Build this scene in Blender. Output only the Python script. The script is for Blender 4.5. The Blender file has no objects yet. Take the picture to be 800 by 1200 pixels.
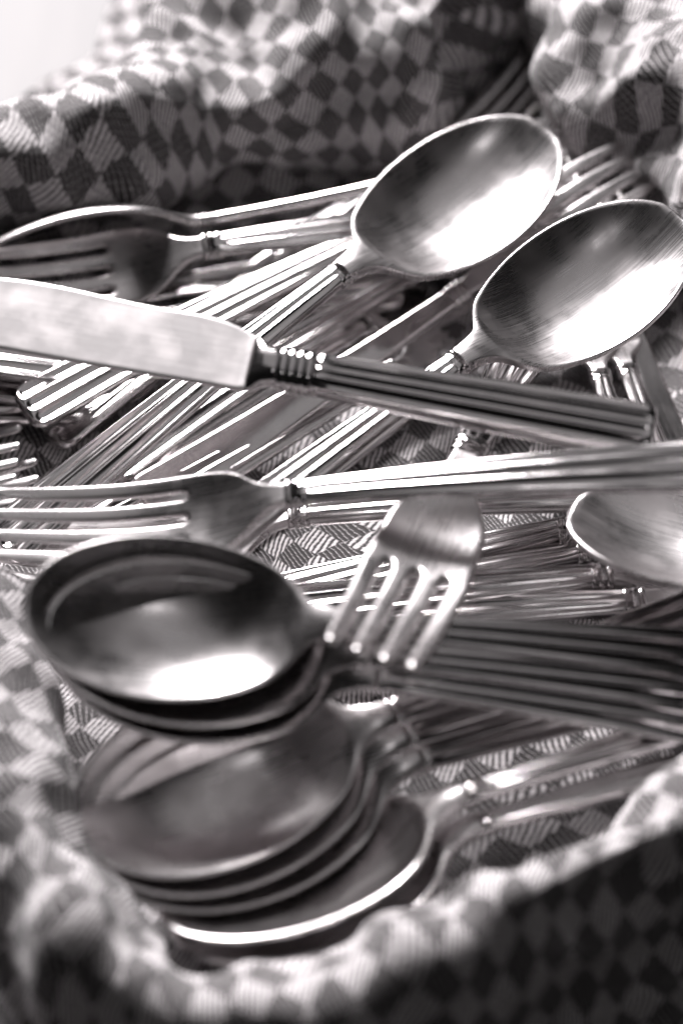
import bpy, math, random
import numpy as np
from mathutils import Vector, Matrix, noise

random.seed(4)
scene = bpy.context.scene
col = scene.collection

# ------------------------------------------------------------------ camera
PITCH = math.radians(48.0)
DIST = 0.66
TARGET = Vector((0, 0, 0.015))
FPX = 85.0 / 36.0 * 1200.0
FWD = Vector((0, math.cos(PITCH), -math.sin(PITCH)))
UP = Vector((0, math.sin(PITCH), math.cos(PITCH)))
CAM = TARGET - FWD * DIST

cam_d = bpy.data.cameras.new('camera')
cam = bpy.data.objects.new('camera', cam_d)
col.objects.link(cam)
scene.camera = cam
cam.location = CAM
cam.rotation_euler = (math.pi / 2 - PITCH, 0, 0)
cam_d.sensor_fit = 'VERTICAL'
cam_d.sensor_height = 36.0
cam_d.lens = 85.0
cam_d.clip_start = 0.01
cam_d.clip_end = 50
cam_d.dof.use_dof = True
cam_d.dof.focus_distance = 0.662
cam_d.dof.aperture_fstop = 4.7


def px(x, y, z_mm):
    """Photo pixel + height above the cloth floor (mm) -> point in the place."""
    d = FWD + Vector((1, 0, 0)) * ((x - 400.0) / FPX) - UP * ((y - 600.0) / FPX)
    t = (z_mm * 0.001 - CAM.z) / d.z
    return CAM + d * t


# ------------------------------------------------------------------ light
world = bpy.data.worlds.new('World')
scene.world = world
world.use_nodes = True
bgn = world.node_tree.nodes['Background']
bgn.inputs[0].default_value = (1.0, 0.955, 0.965, 1)
bgn.inputs[1].default_value = 0.005


def area(name, az, el, dist, sx, sy, power):
    """az: degrees clockwise from straight behind the pile, el: elevation."""
    a, e = math.radians(az), math.radians(el)
    d = Vector((math.sin(a) * math.cos(e), math.cos(a) * math.cos(e), math.sin(e)))
    ld = bpy.data.lights.new(name, 'AREA')
    ld.shape = 'ELLIPSE' if 'ceiling' in name else 'RECTANGLE'
    ld.size, ld.size_y = sx, sy
    ld.energy = power
    ld.color = (1.0, 0.965, 0.972)
    o = bpy.data.objects.new(name, ld)
    col.objects.link(o)
    o.location = d * dist
    o.rotation_euler = d.to_track_quat('Z', 'Y').to_euler()
    return o


area('window_light', -18, 38, 2.0, 0.7, 0.55, 152)
area('ceiling_light', 50, 79, 2.0, 2.2, 1.8, 2.9)
area('camera_side_fill', 158, 60, 2.0, 0.28, 0.22, 0.85)  # added fill from the camera side, puts glints on rims and collars

vs = scene.view_settings
vs.view_transform = 'Standard'
vs.look = 'None'
vs.exposure = 0.0
vs.gamma = 1.0
scene.cycles.max_bounces = 10
scene.cycles.glossy_bounces = 6
scene.cycles.sample_clamp_indirect = 6.0


# ------------------------------------------------------------------ materials
class NT:
    def __init__(self, name):
        self.m = bpy.data.materials.new(name)
        self.m.use_nodes = True
        self.t = self.m.node_tree
        self.b = self.t.nodes['Principled BSDF']

    def n(self, typ, **kw):
        nd = self.t.nodes.new(typ)
        for k, v in kw.items():
            setattr(nd, k, v)
        return nd

    def l(self, a, b):
        self.t.links.new(a, b)

    def math(self, op, a, b=None, c=None):
        nd = self.n('ShaderNodeMath', operation=op)
        for i, v in enumerate((a, b, c)):
            if v is None:
                continue
            if isinstance(v, (int, float)):
                nd.inputs[i].default_value = v
            else:
                self.l(v, nd.inputs[i])
        return nd.outputs[0]

    def ramp(self, fac, lo, hi, a, b):
        nd = self.n('ShaderNodeMapRange')
        self.l(fac, nd.inputs[0])
        for i, v in zip((1, 2, 3, 4), (lo, hi, a, b)):
            nd.inputs[i].default_value = v
        return nd.outputs[0]


def metal(name, base, r0, r1, scratch_scale, scratch_bump, smudge=0.06):
    k = NT(name)
    tc = k.n('ShaderNodeTexCoord')
    oi = k.n('ShaderNodeObjectInfo')
    off = k.n('ShaderNodeVectorMath', operation='MULTIPLY_ADD')
    k.l(oi.outputs['Random'], off.inputs[0])
    off.inputs[1].default_value = (0.7, 0.9, 0.3)
    k.l(tc.outputs['Object'], off.inputs[2])
    # hairline scratches, stretched noise at two angles
    outs = []
    for rot, sc in ((0.25, 1.0), (-0.5, 1.3), (1.2, 0.8)):
        mp = k.n('ShaderNodeMapping')
        mp.inputs['Rotation'].default_value = (0, 0, rot)
        mp.inputs['Scale'].default_value = (60 * sc, scratch_scale * sc, 60)
        k.l(off.outputs[0], mp.inputs[0])
        nz = k.n('ShaderNodeTexNoise')
        nz.inputs['Scale'].default_value = 1.0
        nz.inputs['Detail'].default_value = 2.0
        nz.inputs['Distortion'].default_value = 0.3
        k.l(mp.outputs[0], nz.inputs['Vector'])
        outs.append(nz.outputs[0])
    s = k.math('ADD', k.math('ADD', outs[0], outs[1]), outs[2])
    sm = k.n('ShaderNodeTexNoise')
    sm.inputs['Scale'].default_value = 90
    sm.inputs['Detail'].default_value = 5
    k.l(off.outputs[0], sm.inputs['Vector'])
    rough = k.math('ADD', k.ramp(s, 1.2, 1.9, r0, r1), k.ramp(sm.outputs[0], 0.42, 0.7, 0.0, smudge))
    k.l(rough, k.b.inputs['Roughness'])
    k.b.inputs['Metallic'].default_value = 1.0
    mix = k.n('ShaderNodeMix', data_type='RGBA')
    k.l(k.ramp(sm.outputs[0], 0.35, 0.7, 0, 1), mix.inputs[0])
    mix.inputs[6].default_value = (*[c * base for c in (1, .965, .972)], 1)
    mix.inputs[7].default_value = (*[c * base * .82 for c in (1, .955, .96)], 1)
    k.l(mix.outputs[2], k.b.inputs['Base Color'])
    bp = k.n('ShaderNodeBump')
    bp.inputs['Strength'].default_value = scratch_bump
    bp.inputs['Distance'].default_value = 0.0002
    k.l(s, bp.inputs['Height'])
    k.l(bp.outputs[0], k.b.inputs['Normal'])
    return k.m


M_BOWL = metal('brushed_silver', 0.74, 0.22, 0.32, 4200, 0.012, 0.11)
M_HANDLE = metal('polished_silver', 0.72, 0.10, 0.15, 900, 0.0)
M_BLADE = metal('knife_steel', 0.80, 0.30, 0.34, 6000, 0.0, 0.10)


def cloth_material():
    k = NT('checked_damask')
    uv = k.n('ShaderNodeUVMap')
    rot = k.n('ShaderNodeMapping')
    rot.inputs['Rotation'].default_value = (0, 0, math.radians(38))
    k.l(uv.outputs[0], rot.inputs[0])
    wob = k.n('ShaderNodeTexNoise')
    wob.inputs['Scale'].default_value = 60
    k.l(rot.outputs[0], wob.inputs['Vector'])
    va = k.n('ShaderNodeVectorMath', operation='MULTIPLY_ADD')
    k.l(wob.outputs['Color'], va.inputs[0])
    va.inputs[1].default_value = (0.0024, 0.0024, 0)
    wob2 = k.n('ShaderNodeTexNoise')
    wob2.inputs['Scale'].default_value = 16
    wob2.inputs['Detail'].default_value = 1
    k.l(rot.outputs[0], wob2.inputs['Vector'])
    va2 = k.n('ShaderNodeVectorMath', operation='MULTIPLY_ADD')
    k.l(wob2.outputs['Color'], va2.inputs[0])
    va2.inputs[1].default_value = (0.030, 0.030, 0)
    k.l(rot.outputs[0], va2.inputs[2])
    k.l(va2.outputs[0], va.inputs[2])
    wob3 = k.n('ShaderNodeTexNoise')
    wob3.inputs['Scale'].default_value = 520
    wob3.inputs['Detail'].default_value = 2
    k.l(rot.outputs[0], wob3.inputs['Vector'])
    va3 = k.n('ShaderNodeVectorMath', operation='MULTIPLY_ADD')
    k.l(wob3.outputs['Color'], va3.inputs[0])
    va3.inputs[1].default_value = (0.0008, 0.0008, 0)
    k.l(va.outputs[0], va3.inputs[2])
    sp = k.n('ShaderNodeSeparateXYZ')
    k.l(va3.outputs[0], sp.inputs[0])
    u, v = sp.outputs[0], sp.outputs[1]
    P = 0.0090
    cu = k.math('FLOOR', k.math('DIVIDE', u, P))
    cv = k.math('FLOOR', k.math('DIVIDE', v, P))
    chk = k.math('FLOORED_MODULO', k.math('ADD', cu, cv), 2.0)      # 0 / 1
    T = 0.0015
    d1 = k.math('ADD', u, k.math('MULTIPLY', v, 0.4))
    d2 = k.math('ADD', v, k.math('MULTIPLY', u, 0.4))
    w1 = k.math('PINGPONG', k.math('DIVIDE', d1, T), 0.5)
    w2 = k.math('PINGPONG', k.math('DIVIDE', d2, T), 0.5)
    mixw = k.n('ShaderNodeMix')
    k.l(chk, mixw.inputs[0]); k.l(w1, mixw.inputs[2]); k.l(w2, mixw.inputs[3])
    tw = k.math('MULTIPLY', mixw.outputs[0], 2.0)                     # 0..1 twill
    th1 = k.math('PINGPONG', k.math('DIVIDE', u, 0.00062), 0.5)
    th2 = k.math('PINGPONG', k.math('DIVIDE', v, 0.00062), 0.5)
    dots = k.math('MULTIPLY', k.math('ADD', th1, th2), 1.0)
    h = k.math('ADD', k.math('MULTIPLY', tw, 0.62), k.math('MULTIPLY', dots, 0.38))
    thr = k.ramp(chk, 0, 1, 0.48, 0.78)
    fac = k.n('ShaderNodeMapRange', interpolation_type='SMOOTHSTEP')
    k.l(k.math('SUBTRACT', h, thr), fac.inputs[0])
    fac.inputs[1].default_value = -0.13; fac.inputs[2].default_value = 0.13
    fz = k.n('ShaderNodeTexNoise')
    fz.inputs['Scale'].default_value = 1500
    fz.inputs['Detail'].default_value = 3
    k.l(rot.outputs[0], fz.inputs['Vector'])
    mix = k.n('ShaderNodeMix', data_type='RGBA')
    k.l(k.math('MULTIPLY', fac.outputs[0], k.ramp(fz.outputs[0], 0.3, 0.65, 0.75, 1.0)), mix.inputs[0])
    mix.inputs[6].default_value = (0.040, 0.036, 0.037, 1)
    mix.inputs[7].default_value = (0.74, 0.706, 0.717, 1)
    k.l(mix.outputs[2], k.b.inputs['Base Color'])
    k.b.inputs['Roughness'].default_value = 0.92
    k.b.inputs['Sheen Weight'].default_value = 0.15
    bp = k.n('ShaderNodeBump')
    bp.inputs['Strength'].default_value = 0.8
    bp.inputs['Distance'].default_value = 0.0004
    k.l(k.math('ADD', h, k.math('MULTIPLY', fz.outputs[0], 0.5)), bp.inputs['Height'])
    k.l(bp.outputs[0], k.b.inputs['Normal'])
    return k.m


M_CLOTH = cloth_material()


def table_material():
    k = NT('pale_table')
    tc = k.n('ShaderNodeTexCoord')
    mp = k.n('ShaderNodeMapping')
    mp.inputs['Scale'].default_value = (60, 5, 1)
    mp.inputs['Rotation'].default_value = (0, 0, 0.35)
    k.l(tc.outputs['Object'], mp.inputs[0])
    nz = k.n('ShaderNodeTexNoise')
    nz.inputs['Scale'].default_value = 1.0
    nz.inputs['Detail'].default_value = 6
    k.l(mp.outputs[0], nz.inputs['Vector'])
    mix = k.n('ShaderNodeMix', data_type='RGBA')
    k.l(k.ramp(nz.outputs[0], 0.3, 0.7, 0, 1), mix.inputs[0])
    mix.inputs[6].default_value = (0.085, 0.081, 0.083, 1)
    mix.inputs[7].default_value = (0.112, 0.106, 0.108, 1)
    k.l(mix.outputs[2], k.b.inputs['Base Color'])
    k.b.inputs['Roughness'].default_value = 0.6
    return k.m


M_TABLE = table_material()


# ------------------------------------------------------------------ table and cloth
def new_obj(name, mesh, parent=None):
    o = bpy.data.objects.new(name, mesh)
    col.objects.link(o)
    if parent is not None:
        o.parent = parent
    return o


def mesh_from(name, verts, faces, mat, smooth=True, normals=None):
    me = bpy.data.meshes.new(name)
    me.from_pydata([tuple(v) for v in verts], [], [tuple(int(i) for i in f) for f in faces])
    me.update()
    if smooth:
        me.polygons.foreach_set('use_smooth', [True] * len(me.polygons))
    if normals is not None:
        me.normals_split_custom_set_from_vertices([tuple(n) for n in normals])
    me.materials.append(mat)
    return me


tz = -0.004
TX0, TX1, TY0, TY1 = -0.7, 0.9, -0.25, 1.1
tv = [(x, y, z) for z in (tz, tz - .03) for x, y in ((TX0, TY0), (TX1, TY0), (TX1, TY1), (TX0, TY1))]
tf = [(0, 1, 2, 3), (7, 6, 5, 4), (0, 4, 5, 1), (1, 5, 6, 2), (2, 6, 7, 3), (3, 7, 4, 0)]
table = new_obj('table_surface', mesh_from('table_surface', tv, tf, M_TABLE, smooth=False))
table['kind'] = 'structure'

# ridge of the cloth rim: photo x, y, height mm, roll width mm, inward bulge 0..1
RIDGE = [
    (-60, 165, 44, 24, .7, 0), (10, 136, 46, 26, .8, 0), (100, 106, 48, 28, .9, 0), (180, 56, 50, 30, 1.0, 0), (225, 30, 52, 34, 1.0, 30),
    (300, 38, 52, 36, 1.0, 75), (430, 20, 52, 36, 1.0, 80), (520, 10, 52, 34, 1.0, 80), (548, -10, 54, 26, .5, 60),
    (578, -140, 58, 18, 0.0, 10), (635, -140, 58, 18, 0.0, 10), (662, -60, 58, 24, .5, 40), (690, 0, 56, 34, 1.0, 70), (790, 70, 56, 36, 1.0, 80), (880, 150, 56, 34, 1.0, 60), (940, 260, 54, 30, .6, 30),
    (990, 420, 50, 26, .4, 0), (1010, 640, 46, 26, .3, 0), (960, 800, 44, 26, .3, 0),
    (800, 945, 44, 24, .3, 0), (680, 1012, 42, 24, .2, 0), (560, 1070, 39, 24, .2, 0), (450, 1122, 35, 24, .2, 0), (340, 1162, 32, 22, .2, 0), (250, 1178, 30, 20, .2, 0),
    (160, 1172, 27, 18, .1, 0), (95, 1085, 40, 24, .1, 0), (35, 970, 44, 26, .1, 0), (-8, 840, 44, 26, .1, 0), (-50, 720, 42, 26, .1, 0), (-100, 600, 42, 24, .2, 0), (-110, 400, 42, 24, .4, 0), (-90, 260, 42, 24, .6, 0),
]
CEN = px(400, 600, 0)


def build_cloth():
    pts = []
    for x, y, h, w, b, pl in RIDGE:
        p = px(x, y, h) - CEN
        pts.append((math.atan2(p.y, p.x), math.hypot(p.x, p.y), h * .001, w * .001, b, pl * .001))
    pts.sort()
    th = np.array([p[0] for p in pts])
    arr = np.array([p[1:] for p in pts])
    th3 = np.concatenate([th - 2 * math.pi, th, th + 2 * math.pi])
    arr3 = np.concatenate([arr, arr, arr])
    NT_ = 900
    T = np.linspace(-math.pi, math.pi, NT_, endpoint=False)
    vals = np.stack([np.interp(T, th3, arr3[:, i]) for i in range(5)], 1)
    ker = np.exp(-0.5 * (np.arange(-9, 10) / 3.6) ** 2)
    ker /= ker.sum()
    pad = np.concatenate([vals[-9:], vals, vals[:9]])
    vals = np.stack([np.convolve(pad[:, i], ker, 'valid') for i in range(5)], 1)
    NS = 140
    verts, uvs = [], []
    for i, t in enumerate(T):
        R, h, w, b, pl = vals[i]
        # profile (r, z): floor, under-cut foot, bulge, ridge, outer fall, apron
        foot = R - 0.75 * w + 0.45 * w * b
        prof = [(0, 0), (R * .35, 0), (max(R * .7, 0) if R * .7 < foot - .01 else foot - .012, 0), (foot - .004, 0.0008),
                (foot + (.001), h * .10), (R - w * (.62 + .26 * b), h * .36), (R - w * (.62 + .18 * b), h * .62), (R - w * .36, h * .90),
                (R, h), (R + pl * .5, h * (1 - .03 * min(1, pl * 50))), (R + pl + w * .26, h * .88), (R + pl + w * .50, h * .55), (R + pl + w * .66, h * .18), (R + pl + w * .95, -.0012), (R + pl + w * 2.3, -.0030)]
        pr = np.array(prof)
        seg = np.concatenate([[0], np.cumsum(np.hypot(*(np.diff(pr, axis=0).T)))])
        # Catmull-Rom via fine linear + smoothing
        ss = np.linspace(0, 1, 600)
        fr = np.interp(ss * seg[-1], seg, pr[:, 0])
        fz = np.interp(ss * seg[-1], seg, pr[:, 1])
        kk = np.hanning(31); kk /= kk.sum()
        fr = np.convolve(np.concatenate([2 * fr[0] - fr[15:0:-1], fr, 2 * fr[-1] - fr[-2:-17:-1]]), kk, 'valid')
        fz = np.convolve(np.concatenate([fz[15:0:-1], fz, fz[-2:-17:-1]]), kk, 'valid')
        sl = np.concatenate([[0], np.cumsum(np.hypot(np.diff(fr), np.diff(fz)))])
        # denser rows on the wall
        q = np.linspace(0, 1, NS)
        f0 = max(0.2, (foot - .01) / sl[-1])
        row = np.where(q < .25, q / .25 * f0, f0 + (q - .25) / .75 * (1 - f0)) * sl[-1]
        rr = np.interp(row, sl, fr)
        zz = np.interp(row, sl, fz)
        for j in range(NS):
            verts.append([rr[j] * math.cos(t), rr[j] * math.sin(t), zz[j]])
            uvs.append((row[j] * math.cos(t), row[j] * math.sin(t)))
    V = np.array(verts).reshape(NT_, NS, 3)
    # grid normals for displacement
    dT = np.roll(V, -1, 0) - np.roll(V, 1, 0)
    dS = np.gradient(V, axis=1)
    N = np.cross(dS, dT)
    N /= np.linalg.norm(N, axis=2, keepdims=True) + 1e-12
    N[:, :3] = (0, 0, 1)
    out = V.copy()
    for i in range(NT_):
        h, w = vals[i][1], vals[i][2]
        for j in range(NS):
            x, y, z = V[i, j]
            wall = min(1.0, max(0.0, (j / NS - .22) / .16))
            p = Vector((x, y, z))
            a = noise.noise(p * 22 + Vector((3, 1, 7))) * .0095 + (.4 - abs(noise.noise(p * 17 + Vector((1, 8, 2))))) * .009 + noise.noise(p * 58) * .0038 + (.3 - abs(noise.noise(p * 36 + Vector((4, 4, 4))))) * .006 + noise.noise(p * 130 + Vector((9, 2, 1))) * .0010
            f = noise.noise(p * 30 + Vector((5, 5, 0))) * .0012
            a *= 1 + 8 * vals[i][4]
            d = a * wall + f * (1 - wall) * min(1, j / 10)
            if z < .004 and wall > .8:
                d = abs(d) * .4
            out[i, j] += N[i, j] * d
    out[:, :, 2] = np.maximum(out[:, :, 2], -0.0032)
    # join the pole
    flat = out.reshape(-1, 3) + np.array(CEN)
    flat[:, 2] += 0
    idx = np.arange(NT_ * NS).reshape(NT_, NS)
    faces = []
    for i in range(NT_):
        k = (i + 1) % NT_
        for j in range(1, NS - 1):
            faces.append((idx[i, j], idx[i, j + 1], idx[k, j + 1], idx[k, j]))
        faces.append((idx[0, 0], idx[i, 1], idx[k, 1]))
    me = mesh_from('checked_cloth', flat, faces, M_CLOTH)
    ul = me.uv_layers.new(name='UVMap')
    li = np.empty(len(me.loops), dtype=np.int32)
    me.loops.foreach_get('vertex_index', li)
    ua = np.array(uvs)[li]
    ul.data.foreach_set('uv', ua.astype(np.float32).ravel())
    return me


cloth = new_obj('checked_cloth', build_cloth())
cloth['label'] = 'dark and white checked woven cloth gathered into a nest round the cutlery'
cloth['category'] = 'cloth'


# ------------------------------------------------------------------ cutlery meshes (mm, collar at origin, head along +x, face +z)
def interp_curve(pts):
    """smooth monotone-ish cubic through (x, z) points (natural spline)."""
    p = np.array(pts, float)
    x, y = p[:, 0], p[:, 1]
    n = len(x)
    A = np.zeros((n, n)); B = np.zeros(n)
    A[0, 0] = A[-1, -1] = 1
    h = np.diff(x)
    for i in range(1, n - 1):
        A[i, i - 1], A[i, i], A[i, i + 1] = h[i - 1], 2 * (h[i - 1] + h[i]), h[i]
        B[i] = 6 * ((y[i + 1] - y[i]) / h[i] - (y[i] - y[i - 1]) / h[i - 1])
    m = np.linalg.solve(A, B)

    def f(q):
        q = np.asarray(q, float)
        i = np.clip(np.searchsorted(x, q) - 1, 0, n - 2)
        d = q - x[i]; e = x[i + 1] - q
        return (m[i] * e ** 3 + m[i + 1] * d ** 3) / (6 * h[i]) + (y[i] / h[i] - m[i] * h[i] / 6) * e + (y[i + 1] / h[i] - m[i + 1] * h[i] / 6) * d
    return f


def rnd(d, r):
    """0..1 round-over with edge distance d and radius r."""
    q = np.clip(1 - d / r, 0, 1)
    return np.sqrt(np.maximum(0, 1 - q * q))


def vnormals(V, F):
    N = np.zeros_like(V)
    F4 = np.array([f if len(f) == 4 else (*f, f[-1]) for f in F])
    a, b, c, d = (V[F4[:, i]] for i in range(4))
    n = np.cross(c - a, d - b)
    tri = F4[:, 2] == F4[:, 3]
    n[tri] = np.cross(b[tri] - a[tri], c[tri] - a[tri])
    for i in range(4):
        np.add.at(N, F4[:, i], n)
    return N / (np.linalg.norm(N, axis=1, keepdims=True) + 1e-12)


def split(V, F, tags, names, mats):
    """one surface -> several meshes that keep the common smooth normals."""
    V = np.asarray(V, float)
    N = vnormals(V, F)
    res = []
    for tg, nm, mt in zip(sorted(set(tags)), names, mats):
        fs = [f for f, t in zip(F, tags) if t == tg]
        used = sorted({i for f in fs for i in f})
        mp = {v: i for i, v in enumerate(used)}
        me = mesh_from(nm, V[used] * .001, [[mp[i] for i in f] for f in fs], mt, normals=N[used])
        res.append((nm, me))
    return res


def grid_shell(X, Y, ztop, zbot):
    """X, Y, ztop, zbot: (rows, cols). Top and bottom sheet, welded round the outline."""
    r, c = X.shape
    top = np.arange(r * c).reshape(r, c)
    V = [np.stack([X, Y, ztop], 2).reshape(-1, 3)]
    bot = np.zeros((r, c), int)
    extra = []
    k = r * c
    for i in range(r):
        for j in range(c):
            if i in (0, r - 1) or j in (0, c - 1):
                bot[i, j] = top[i, j]
            else:
                bot[i, j] = k; k += 1
                extra.append((X[i, j], Y[i, j], zbot[i, j]))
    V.append(np.array(extra))
    F = []
    for i in range(r - 1):
        for j in range(c - 1):
            F.append((top[i, j], top[i + 1, j], top[i + 1, j + 1], top[i, j + 1]))
            b = (bot[i, j], bot[i, j + 1], bot[i + 1, j + 1], bot[i + 1, j])
            F.append(b)
    return np.concatenate(V), F


def edge_cluster(n, p=0.75):
    t = np.linspace(-1, 1, n)
    return np.sign(t) * (1 - (1 - np.abs(t)) ** (1 / p)) if False else np.sin(t * math.pi / 2) * .45 + t * .55


HL = 122.0
HZ = interp_curve([(-122, -8.5), (-100, -5.6), (-70, -2.6), (-35, -.6), (0, 0), (4, 0)])


def handle_mesh(style, stretch=1.0):
    """style 'reeded': raised edge rib and two inner ribs on the face, plain back."""
    rows = np.concatenate([-HL + 12 * (1 - np.cos(np.linspace(0, math.pi / 2, 22))), np.linspace(-109, 1, 44)])
    t = np.linspace(-1, 1, 57)
    t = np.sin(t * math.pi / 2) * .3 + t * .7
    X = np.repeat(rows[:, None], len(t), 1)
    W = 3.5 + 4.7 * np.clip(-rows / 116, 0, 1) ** 1.15
    r = 5.0
    dx = rows + HL
    hw = np.where(dx < r, W - r + np.sqrt(np.maximum(0, r * r - (r - np.minimum(dx, r)) ** 2)), W)
    Y = t[None] * hw[:, None]
    # edge distance
    ex, ey = X + HL, W[:, None] - np.abs(Y)
    corner = (ex < r) & (ey < r)
    d = np.where(corner, r - np.hypot(r - ex, r - ey), np.minimum(ex, ey))
    d = np.maximum(d, 0)
    th = 1.35 + .35 * np.clip((rows + 122) / 122, 0, 1)
    rd = rnd(d, 1.3)
    zc = HZ(rows)[:, None]
    crown = .55 * (1 - t[None] ** 2)

    def rib(q, w):
        return np.where(np.abs(q) < w, .5 + .5 * np.cos(math.pi * q / w), 0)
    fade = np.clip((-rows - 0) / 6, 0, 1)[:, None]
    edges = [-.90, -.30, .30, .90]
    cut = np.zeros_like(Y)
    for e0, e1 in zip(edges[:-1], edges[1:]):
        a, b = e0 * W[:, None], e1 * W[:, None]
        u = (Y - (a + b) / 2) / ((b - a) / 2)
        # flutes stop in rounded arches just short of the end
        arch = np.clip((ex - 1.3 - 1.2 * u * u) / 1.6, 0, 1)
        cut = np.maximum(cut, np.where(np.abs(u) < 1, .19 * (b - a) * (1 - u * u) * arch, 0))
    zt = zc + th[:, None] * rd + crown * .8 + .35 * rd - cut * fade
    # hollow ground slightly: smooth
    zb = zc - (th[:, None]) * rd
    V, F = grid_shell(X, Y, zt, zb)
    V[:, 0] *= stretch
    return mesh_from('handle', V * .001, F, M_HANDLE)


def collar_mesh():
    n, V, F = 40, [], []
    xs = np.linspace(-3.0, 3.0, 37)
    for x in xs:
        q = (x + 3.0) / 6.0 * 3
        b = abs(math.sin(math.pi * q)) ** .7
        e = 1.0 if abs(x) < 2.95 else .8
        for k in range(n):
            a = 2 * math.pi * k / n
            ca, sa = math.cos(a), math.sin(a)
            yy = (3.75 + .42 * b) * e * math.copysign(abs(ca) ** .75, ca)
            zz = (1.95 + .40 * b) * e * math.copysign(abs(sa) ** .8, sa)
            V.append((x, yy, zz + .1))
    m = len(xs)
    for i in range(m - 1):
        for k in range(n):
            F.append((i * n + k, i * n + (k + 1) % n, (i + 1) * n + (k + 1) % n, (i + 1) * n + k)[::-1])
    F.append(tuple(range(n))[::1]); F.append(tuple(range((m - 1) * n, m * n))[::-1])
    return mesh_from('collar', np.array(V) * .001, F, M_HANDLE)


def spoon_head():
    x0, xb, xe = 0.0, 13.0, 82.0
    rows = np.concatenate([np.linspace(x0, 20, 26)[:-1], xe - (xe - 20) * np.cos(np.linspace(0, math.pi / 2, 56)) ** 1.0][0:2])
    rows[-1] = xe
    t = np.concatenate([np.linspace(0, .9, 22)[:-1], np.linspace(.9, .975, 5)[:-1], np.linspace(.975, 1, 7)])
    t = np.concatenate([-t[:0:-1], t])
    el = np.where(rows > 46, 1 - ((rows - 46) / 36) ** 2, 1 - (np.abs(46 - rows) / 35.5) ** 2.1)
    el = np.maximum(el, 0)
    bowl = 21.6 * np.sqrt(el)
    neck = np.interp(rows, [0, 4, 8, 12, 18, 26, 34], [3.5, 3.9, 5.0, 6.8, 9.0, 6.0, 0])
    fine = np.linspace(0, 46, 461)
    ff = (np.interp(fine, rows, bowl) ** 3 + np.interp(fine, rows, neck) ** 3) ** (1 / 3)
    g = np.hanning(61); g /= g.sum()
    ff = np.convolve(np.concatenate([np.full(30, ff[0]), ff, 2 * ff[-1] - ff[-2:-32:-1]]), g, 'valid')
    hw = np.where(rows < 44, np.interp(rows, fine, ff), bowl)
    hw[-1] = 0.02
    X = np.repeat(rows[:, None], len(t), 1)
    Y = t[None] * hw[:, None]
    cz = interp_curve([(0, 0), (5, -.5), (11, -2.5), (18, -4.9), (28, -6.2), (50, -6.8), (82, -5.6)])(rows)
    B = np.clip(el, 0, 1)[:, None]
    rho2 = np.clip(1 - B * (1 - t[None] ** 2), 0, 1)
    rho = np.clip(np.sqrt(rho2) / .958, 0, 1)
    depth = 8.6 * (1 - rho ** 2.3)
    th = np.interp(rows, [0, 10, 18, 30, 82], [1.9, 1.7, 1.3, .95, .9])[:, None]
    # edge distance: along y and to the tip
    d = np.maximum(np.minimum(hw[:, None] - np.abs(Y), xe - X), 0)
    rd = rnd(d, 0.55)
    zm = cz[:, None] - depth
    crown = 1.0 * (1 - t[None] ** 2) * np.clip((22 - X) / 10, 0, 1)
    V, F = grid_shell(X, Y, zm + th * rd + crown, zm - th * rd)
    F0 = []
    tags = []
    for f in F:
        cx = np.mean([V[i][0] for i in f])
        tags.append(0 if cx > 14.5 else 1)
    return split(V, F, tags, ['bowl', 'neck'], [M_BOWL, M_BOWL])


FZ = interp_curve([(0, 0), (4, -.2), (12, -3.0), (22, -6.2), (36, -8.0), (52, -7.2), (70, -3.2), (82, 1.0)])


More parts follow.
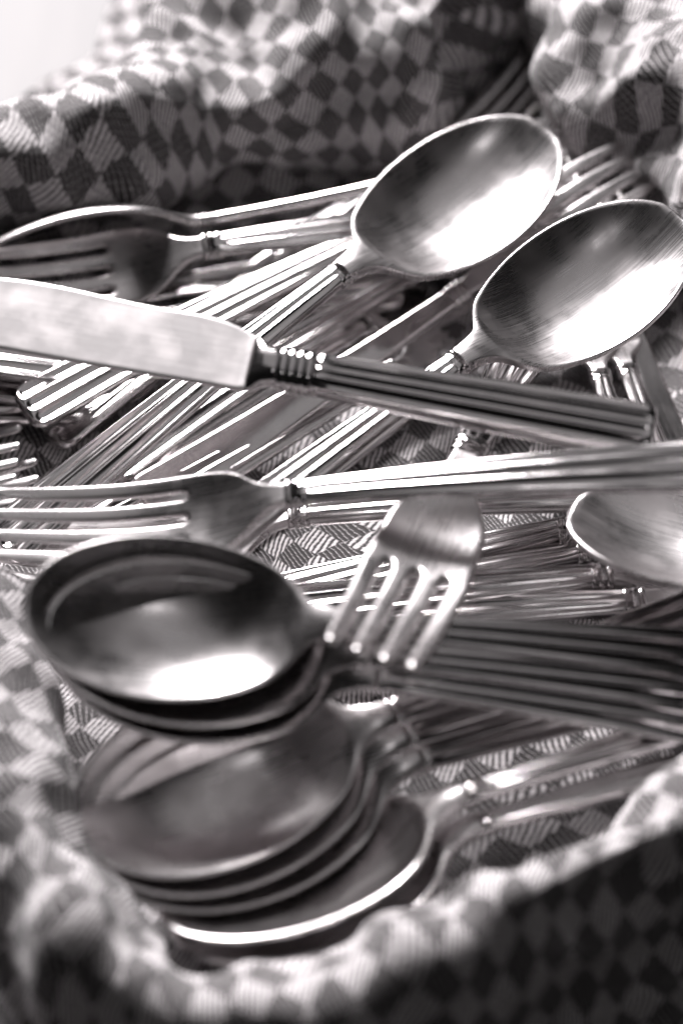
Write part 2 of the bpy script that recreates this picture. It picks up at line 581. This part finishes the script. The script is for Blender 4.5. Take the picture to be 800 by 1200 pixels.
def fork_head(xs_=32.0, tip=81.0, full=12.6):
    rows_p = np.linspace(0, xs_, 30)
    rows_t = np.concatenate([np.linspace(xs_, tip - 4, 22)[1:], tip - 4 * np.cos(np.linspace(0, math.pi / 2, 9))[1:]])
    rows = np.concatenate([rows_p, rows_t])
    isl = len(rows_p) - 1
    # tine centre / half width along x
    sl = 1.05
    twr = (2 * full - 6 * sl) / 8
    cen0 = [(-full + twr) + k * (2 * twr + 2 * sl) for k in range(4)]

    def tine(k, x):
        q = np.clip((x - xs_) / (tip - xs_), 0, 1)
        wd = twr * (1 - .16 * q - .28 * q ** 4)
        if x > tip - 2.2:
            wd *= math.sqrt(max(0.0, 1 - ((x - tip + 2.2) / 2.2) ** 2)) * .96 + .04
        c = cen0[k] * (1 - .12 * q)
        return c, wd
    hwp = interp_curve([(0, 3.3), (xs_ * .16, 3.4), (xs_ * .34, 5.8), (xs_ * .50, 9.8), (xs_ * .68, full * .95), (xs_, full)])
    ncol, nsl = 9, 5
    V, vid = [], {}

    def addv(key, x, y, d):
        side = key[3]
        thk = np.interp(x, [0, 8, 16, 30, 60, 81], [1.9, 1.6, 1.2, 1.05, 1.0, .75])
        edge = d < 1e-6
        kk = key if not edge else key[:3] + (0,)
        if kk in vid:
            return vid[kk]
        hw = max(1e-3, float(hwp(min(x, xs_))))
        cup = -1.0 * (1 - (y / full) ** 2) * np.clip((x - 12) / 12, 0, 1)
        z = float(FZ(x)) + cup + side * thk * float(rnd(d, 1.05))
        V.append((x, y, z))
        vid[kk] = len(V) - 1
        return vid[kk]
    F, tags = [], []
    roots = [(cen0[k] + cen0[k + 1]) / 2 for k in range(3)]

    def vert(kind, k, i, c, side):
        """kind 't' tine column c of tine k in row i; 's' slot column c between k and k+1"""
        x = rows[i]
        if kind == 's' and c in (0, nsl - 1):
            return vert('t', k if c == 0 else k + 1, i, ncol - 1 if c == 0 else 0, side)
        if kind == 't':
            q = np.sin(np.linspace(-1, 1, ncol)[c] * math.pi / 2)
            cc, wd = tine(k, x)
            y = cc + q * wd
        else:
            q = np.linspace(-1, 1, nsl)[c]
            y = roots[k] + q * sl
        if i <= isl:
            s = float(hwp(x)) / full
            if kind == 's':
                wgt = np.clip((x - (xs_ - 4.5)) / 4.5, 0, 1)
                x = x - wgt * sl * math.sqrt(max(0, 1 - q * q))
                s = float(hwp(x)) / full
            d = full * s - abs(y * s)
            for rt in roots:
                dd = math.hypot(min(0, x - xs_), y - rt) - sl
                d = min(d, dd if (x < xs_ or abs(y - rt) > sl) else 0)
            if i == isl and kind == 's':
                d = 0
            if i == isl and kind == 't' and c in (0, ncol - 1):
                d = 0
            if kind == 't' and ((k == 0 and c == 0) or (k == 3 and c == ncol - 1)):
                d = 0
            d = max(0.0 if d <= 1e-9 else d, 0)
            y = y * s
        else:
            d = (1 - abs(q)) * wd if c not in (0, ncol - 1) else 0
            d = min(d, tip - x) if i < len(rows) - 1 else 0
        return addv((kind, k * 100 + c, i, side), x, y, d)
    for i in range(len(rows) - 1):
        for k in range(4):
            for c in range(ncol - 1):
                for sd in (1, -1):
                    f = [vert('t', k, i, c, sd), vert('t', k, i + 1, c, sd), vert('t', k, i + 1, c + 1, sd), vert('t', k, i, c + 1, sd)]
                    if sd < 0:
                        f = f[::-1]
                    f = [v for n_, v in enumerate(f) if v not in f[:n_]]
                    if len(f) > 2:
                        F.append(tuple(f)); tags.append(0 if i < isl else 1 + k)
        if i < isl:
            for k in range(3):
                for c in range(nsl - 1):
                    for sd in (1, -1):
                        f = [vert('s', k, i, c, sd), vert('s', k, i + 1, c, sd), vert('s', k, i + 1, c + 1, sd), vert('s', k, i, c + 1, sd)]
                        if sd < 0:
                            f = f[::-1]
                        f = [v for n_, v in enumerate(f) if v not in f[:n_]]
                        if len(f) > 2:
                            F.append(tuple(f)); tags.append(0)
    return split(np.array(V), F, tags, ['head', 'tine', 'tine', 'tine', 'tine'], [M_BOWL, M_BOWL, M_BOWL, M_BOWL, M_BOWL])


def lathe(name, rings, n, mat, fl=0.0, nf=9):
    """rings: (x, half width, half height); oval section with optional flutes."""
    V, F = [], []
    for x, a, b, f in rings:
        for k in range(n):
            p = 2 * math.pi * k / n
            c, s = math.cos(p), math.sin(p)
            yy = math.copysign(abs(c) ** .8, c)
            zz = math.copysign(abs(s) ** .8, s)
            # flutes laid across the width on both faces
            g = 0.0
            if f > 0:
                w = yy * nf / 2.0
                fr = w - math.floor(w)
                g = -f * (math.sin(math.pi * fr)) ** .8 if abs(yy) < .94 else 0
            V.append((x, yy * (a + g * abs(c) * .3), zz * (b + g * abs(s) ** .5)))
    m = len(rings)
    for i in range(m - 1):
        for k in range(n):
            F.append((i * n + k, (i + 1) * n + k, (i + 1) * n + (k + 1) % n, i * n + (k + 1) % n))
    F.append(tuple(range(n))); F.append(tuple(range((m - 1) * n, m * n))[::-1])
    return mesh_from(name, np.array(V) * .001, [f[::-1] for f in F], mat)


def knife_parts():
    out = []
    rg = []
    for x in np.concatenate([-102 + 6 * (1 - np.cos(np.linspace(0.05, math.pi / 2, 12))), np.linspace(-94, -5, 30)]):
        e = math.sqrt(max(0, 1 - max(0, (-97 - x) / 5.0) ** 2)) * .35 + .65
        if x < -101.5:
            e *= .9
        a = np.interp(x, [-102, -60, -5], [8.8, 8.0, 6.3]) * e
        b = np.interp(x, [-102, -60, -5], [5.2, 5.2, 4.6]) * e
        f = .85 * np.clip((x + 101) / 3, 0, 1) * np.clip((-7 - x) / 3, 0, 1)
        rg.append((x, a, b, f))
    out.append(('handle', lathe('handle', rg, 200, M_HANDLE, nf=5)))
    rg = []
    for x in np.linspace(-5.5, 4.5, 50):
        q = (x + 5.5) / 10 * 4
        b = abs(math.sin(math.pi * q)) ** .6
        rg.append((x, 6.2 + .55 * b, 4.7 + .45 * b, 0))
    out.append(('collar', lathe('collar', rg, 48, M_HANDLE)))
    rg = [(x, a, b, 0) for x, a, b in [(4, 6.0, 4.5), (6, 5.8, 4.4), (8.5, 6.4, 4.3), (10, 7.6, 4.0), (11.5, 8.6, 3.2), (12.6, 9.0, 2.2), (13.0, 8.6, 1.6)]]
    out.append(('bolster', lathe('bolster', rg, 48, M_HANDLE)))
    rows = np.concatenate([12 + 3 * (1 - np.cos(np.linspace(0, math.pi / 2, 8)))[:-1], np.linspace(15, 95, 24)[:-1], 122 - 27 * np.cos(np.linspace(0, math.pi / 2, 26))])
    t = np.linspace(-1, 1, 33); t = np.sin(t * math.pi / 2) * .4 + t * .6
    up = np.interp(rows, [12, 13, 15, 60, 95, 122], [8.2, 8.9, 9.2, 9.5, 9.3, 8.4])
    lo = interp_curve([(12, -8.2), (15, -9.6), (40, -12.4), (80, -13.6), (100, -11), (114, -3), (122, 8.2)])(rows)
    X = np.repeat(rows[:, None], len(t), 1)
    Y = ((up + lo) / 2)[:, None] + t[None] * ((up - lo) / 2)[:, None]
    d = np.maximum(np.minimum(np.minimum(up[:, None] - Y, Y - lo[:, None]), np.minimum(122 - X, (X - 12) * 1.5)), 0)
    th = .55 + .55 * np.clip((Y + 11) / 20, 0, 1)
    th = th * np.interp(rows, [12, 15, 122], [1.5, 1.1, .7])[:, None]
    rd = rnd(d, .9)
    V, F = grid_shell(X, Y, th * rd, -th * rd)
    out.append(('blade', mesh_from('blade', V * .001, F, M_BLADE)))
    return out


H = handle_mesh('reeded')
CM = collar_mesh()
PARTS = {
    'spoon': [('handle', H), ('collar', CM)] + spoon_head(),
    'fork': [('handle', H), ('collar', CM)] + fork_head(),
    'dessert_fork': [('handle', handle_mesh('reeded', .58)), ('collar', CM)] + fork_head(37.0, 72.0, 11.6),
    'knife': knife_parts(),
}
LOCAL = {
    'spoon': {'tip': (82, 0, -5.6), 'collar': (0, 0, 0), 'end': (-122, 0, -8.5)},
    'fork': {'tip': (81, 0, .6), 'collar': (0, 0, 0), 'end': (-122, 0, -8.5)},
    'dessert_fork': {'tip': (72, 0, -2.6), 'collar': (0, 0, 0), 'end': (-71, 0, -8.5)},
    'knife': {'tip': (122, 0, 0), 'collar': (0, 0, 0), 'end': (-102, 0, 0)},
}


def frame(e1, ref):
    e1 = e1.normalized()
    e3 = (ref - e1 * ref.dot(e1)).normalized()
    e2 = e3.cross(e1)
    return Matrix((e1, e2, e3)).transposed()


def place(kind, ka, pa, kb, pb, roll, label, group):
    la, lb = Vector(LOCAL[kind][ka]) * .001, Vector(LOCAL[kind][kb]) * .001
    if roll == 180 or abs(roll) > 120:      # face down: arch the other way
        pass
    A, B = px(*pa), px(*pb)
    v, W = lb - la, B - A
    s = W.length / v.length
    Rl = frame(v, Vector((0, 0, 1)))
    Rw = frame(W, Vector((0, 0, 1)))
    Rr = Matrix.Rotation(math.radians(roll), 3, 'X')
    R = Rw @ Rr @ Rl.transposed()
    loc = A - (R @ (la * s))
    e = bpy.data.objects.new(kind, None)
    col.objects.link(e)
    e.empty_display_size = .01
    e.matrix_world = Matrix.Translation(loc) @ R.to_4x4() @ Matrix.Scale(s, 4)
    for nm, me in PARTS[kind]:
        new_obj(nm, me, e)
    e['label'] = label
    e['category'] = 'fork' if 'fork' in kind else kind
    if group:
        e['group'] = group
    if not 0.88 < s < 1.12:
        print('SCALE', label, round(s, 3))
    return e


P = place


def nest(src, down, shift, yaw, label, group):
    """a like piece nested under src: moved down, shifted in the plane (mm) and turned a little about its bowl."""
    M0 = src.matrix_world.copy()
    piv = M0 @ Vector((.047, 0, -.012))
    off = Vector((shift[0], shift[1], -down)) * .001
    M = Matrix.Translation(off + piv) @ Matrix.Rotation(math.radians(yaw), 4, 'Z') @ Matrix.Translation(-piv) @ M0
    e = src.copy()
    col.objects.link(e)
    e.matrix_world = M
    for ch in list(src.children):
        c = ch.copy()
        col.objects.link(c)
        c.parent = e
    e['label'] = label
    e['group'] = group
    return e


G_UP = 'cutlery fanned out toward the upper folds of the cloth'
G_ST = 'spoons nested in stacks'
G_BU = 'bundle of handles'

# --- pile beneath and behind
P('fork', 'collar', (248, 288, 26), 'tip', (-70, 330, 24), -24, 'fork with its tines under the knife blade and rings beside the dark cloth fold', G_UP)
P('fork', 'collar', (243, 257, 24), 'tip', (-40, 308, 20), -138, 'fork lying face down along the foot of the checked cloth fold', G_UP)
P('fork', 'tip', (655, 126, 16), 'end', (60, 520, 3), 20, 'fork with only bright tine tips showing behind the long upper spoon bowl', G_UP)
P('fork', 'tip', (634, 74, 20), 'end', (130, 470, 3), 10, 'fork with blurred tines in the dark gap between two cloth folds', G_UP)
P('spoon', 'end', (27, 484, 14), 'tip', (722, 162, 20), 8, 'spoon with its bowl under the tines and reeded handle end below the knife blade', G_UP)
P('fork', 'end', (120, 548, 8), 'tip', (690, 200, 8), 14, 'fork with dark reeded handle end between two brighter handle ends', G_UP)
P('fork', 'end', (165, 590, 6), 'tip', (762, 187, 30), 196, 'fork lying face down with smooth plain back and four glossy tine tips', G_UP)
P('fork', 'end', (240, 640, 4), 'tip', (765, 265, 14), 195, 'fork lying face down with plain shaft running under the darker spoon bowl', G_UP)
P('spoon', 'collar', (537, 424, 52), 'tip', (798, 252, 60), 9, 'spoon with scratched bowl beside the cloth fold, its handle running under the knife', G_UP)
P('spoon', 'collar', (400, 320, 42), 'tip', (642, 150, 47), 9, 'topmost spoon with bright scratched bowl tilted above the knife handle', G_UP)

for i, (a, b, lab) in enumerate([
    ((470, 338, 8), (-20, 425, 14), 'fork whose reeded handle runs flat beneath the crossing handles'),
    ((445, 365, 5), (-40, 448, 8), 'fork whose lower reeded handle runs flat beneath the crossing handles'),
]):
    P('fork', 'end', a, 'collar', b, 0, lab, 'forks beneath the crossing handles')
P('spoon', 'end', (84, 428, 16), 'collar', (-440, 395, 20), 0, 'spoon whose rounded handle end pokes out under the knife blade', None)
P('spoon', 'end', (66, 452, 10), 'collar', (-455, 430, 10), 0, 'lower spoon whose rounded handle end lies beneath another under the knife blade', None)
P('fork', 'tip', (24, 528, 8), 'collar', (-330, 520, 12), 0, 'fork whose separate tine tips point at the reeded handle ends', None)

for a, b, r, lab in [
    ((62, 606, 3), (640, 262, 5), 12, 'fork deep in the pile, its handle end beside the bare cloth under the tines'),
    ((96, 650, 2), (668, 318, 4), 20, 'fork at the bottom of the pile with handle end under the dark spoon bowl'),
    ((205, 520, 2), (640, 150, 4), -10, 'fork at the bottom of the pile under the topmost spoon handle'),
]:
    P('fork', 'end', a, 'tip', b, r, lab, 'forks lying deepest in the pile')
for a, b, r, lab in [
    ((520, 300, 6), (20, 372, 10), 6, 'fork whose handle shows as bright lines just under the topmost spoon neck'),
    ((400, 392, 3), (-90, 470, 5), 4, 'fork lying flattest and lowest under the knife blade'),
]:
    P('fork', 'end', a, 'collar', b, r, lab, 'forks beneath the crossing handles')

P('fork', 'tip', (48, 566, 4), 'collar', (-300, 590, 8), 0, 'fork with tine tips on the bare cloth under the reeded handle ends', None)
P('spoon', 'end', (112, 476, 4), 'collar', (-400, 505, 8), 6, 'spoon with handle end low beneath the crossing reeded handles', None)

# --- right of the second spoon
P('fork', 'collar', (703, 442, 16), 'end', (790, 780, 2), 0, 'fork with ringed neck beside the knife handle end, under the scratched spoon', G_BU)
P('fork', 'collar', (735, 436, 13), 'end', (850, 770, 2), 0, 'dark fork with ringed neck against the cloth, beside another ringed neck', G_BU)
P('fork', 'collar', (735, 368, 10), 'end', (860, 700, 2), 180, 'fork lying face down with smooth bar of a shaft by the cloth wall', G_BU)

# --- bundle of fork handles running under the left spoon
for k, (c, e, lab) in enumerate([
    ((662, 620, 14), (130, 752, 3), 'fork in the fanned bundle with the steepest handle, next to the bare checked cloth'),
    ((686, 646, 12), (128, 756, 3), 'fork in the fanned bundle just under the steepest handle'),
    ((704, 676, 16), (135, 740, 4), 'fork in the middle of the fanned bundle of handles'),
    ((742, 706, 14), (165, 750, 4), 'fork lowest in the fanned bundle, above the spoon handles'),
]):
    P('fork', 'collar', c, 'end', e, 6 - 5 * k, lab, G_BU)

# --- left spoon stack
top = P('spoon', 'tip', (25, 710, 59), 'collar', (408, 732, 52), 25, 'top spoon with large dark mirror bowl, its neck under a small fork', G_ST)
n1 = nest(top, 5.0, (5, -4), -1.5, 'middle spoon of the stack under the large dark mirror bowl', G_ST)
nest(n1, 4.0, (2, -2), -2.5, 'bottom spoon of the stack under the large dark mirror bowl', G_ST)
# --- right spoon
P('spoon', 'tip', (664, 600, 37), 'collar', (1035, 636, 52), -8, 'spoon with bright bowl tucked under the long fork handle', None)
# --- small fork across the spoon neck
P('dessert_fork', 'tip', (434, 766, 65), 'collar', (549, 528, 49), 5, 'small fork lying across the spoon neck with short tines pointing down', None)
# --- forks in the middle
P('fork', 'tip', (-10, 640, 18), 'end', (895, 572, 28), 0, 'fork hidden right beneath the long fork beside the dark spoon bowl', None)
P('fork', 'tip', (-8, 612, 42), 'end', (905, 543, 66), 15, 'long fork lying across the pile with handle over the bright spoon bowl', None)

# --- front stacks
top = P('spoon', 'tip', (84, 972, 29), 'collar', (458, 838, 28), 23, 'top spoon of the three nested beside the rolled cloth', G_ST)
n1 = nest(top, 4.0, (3, -3), -1.2, 'middle spoon of the three nested beside the rolled cloth', G_ST)
nest(n1, 4.0, (3, -2), -2.0, 'bottom spoon of the three nested beside the rolled cloth', G_ST)
top = P('spoon', 'tip', (185, 1072, 11), 'collar', (545, 932, 22), -17, 'upper of two spoons with sunlit handles beside the blurred cloth roll', G_ST)
nest(top, 4.5, (3, -4), -2.0, 'lower of two spoons with sunlit handles beside the blurred cloth roll', G_ST)

# --- knife on top
P('knife', 'collar', (345, 435, 68), 'end', (766, 509, 63), 19.5, 'table knife lying across the top of the pile with bright blade and reeded handle', None)
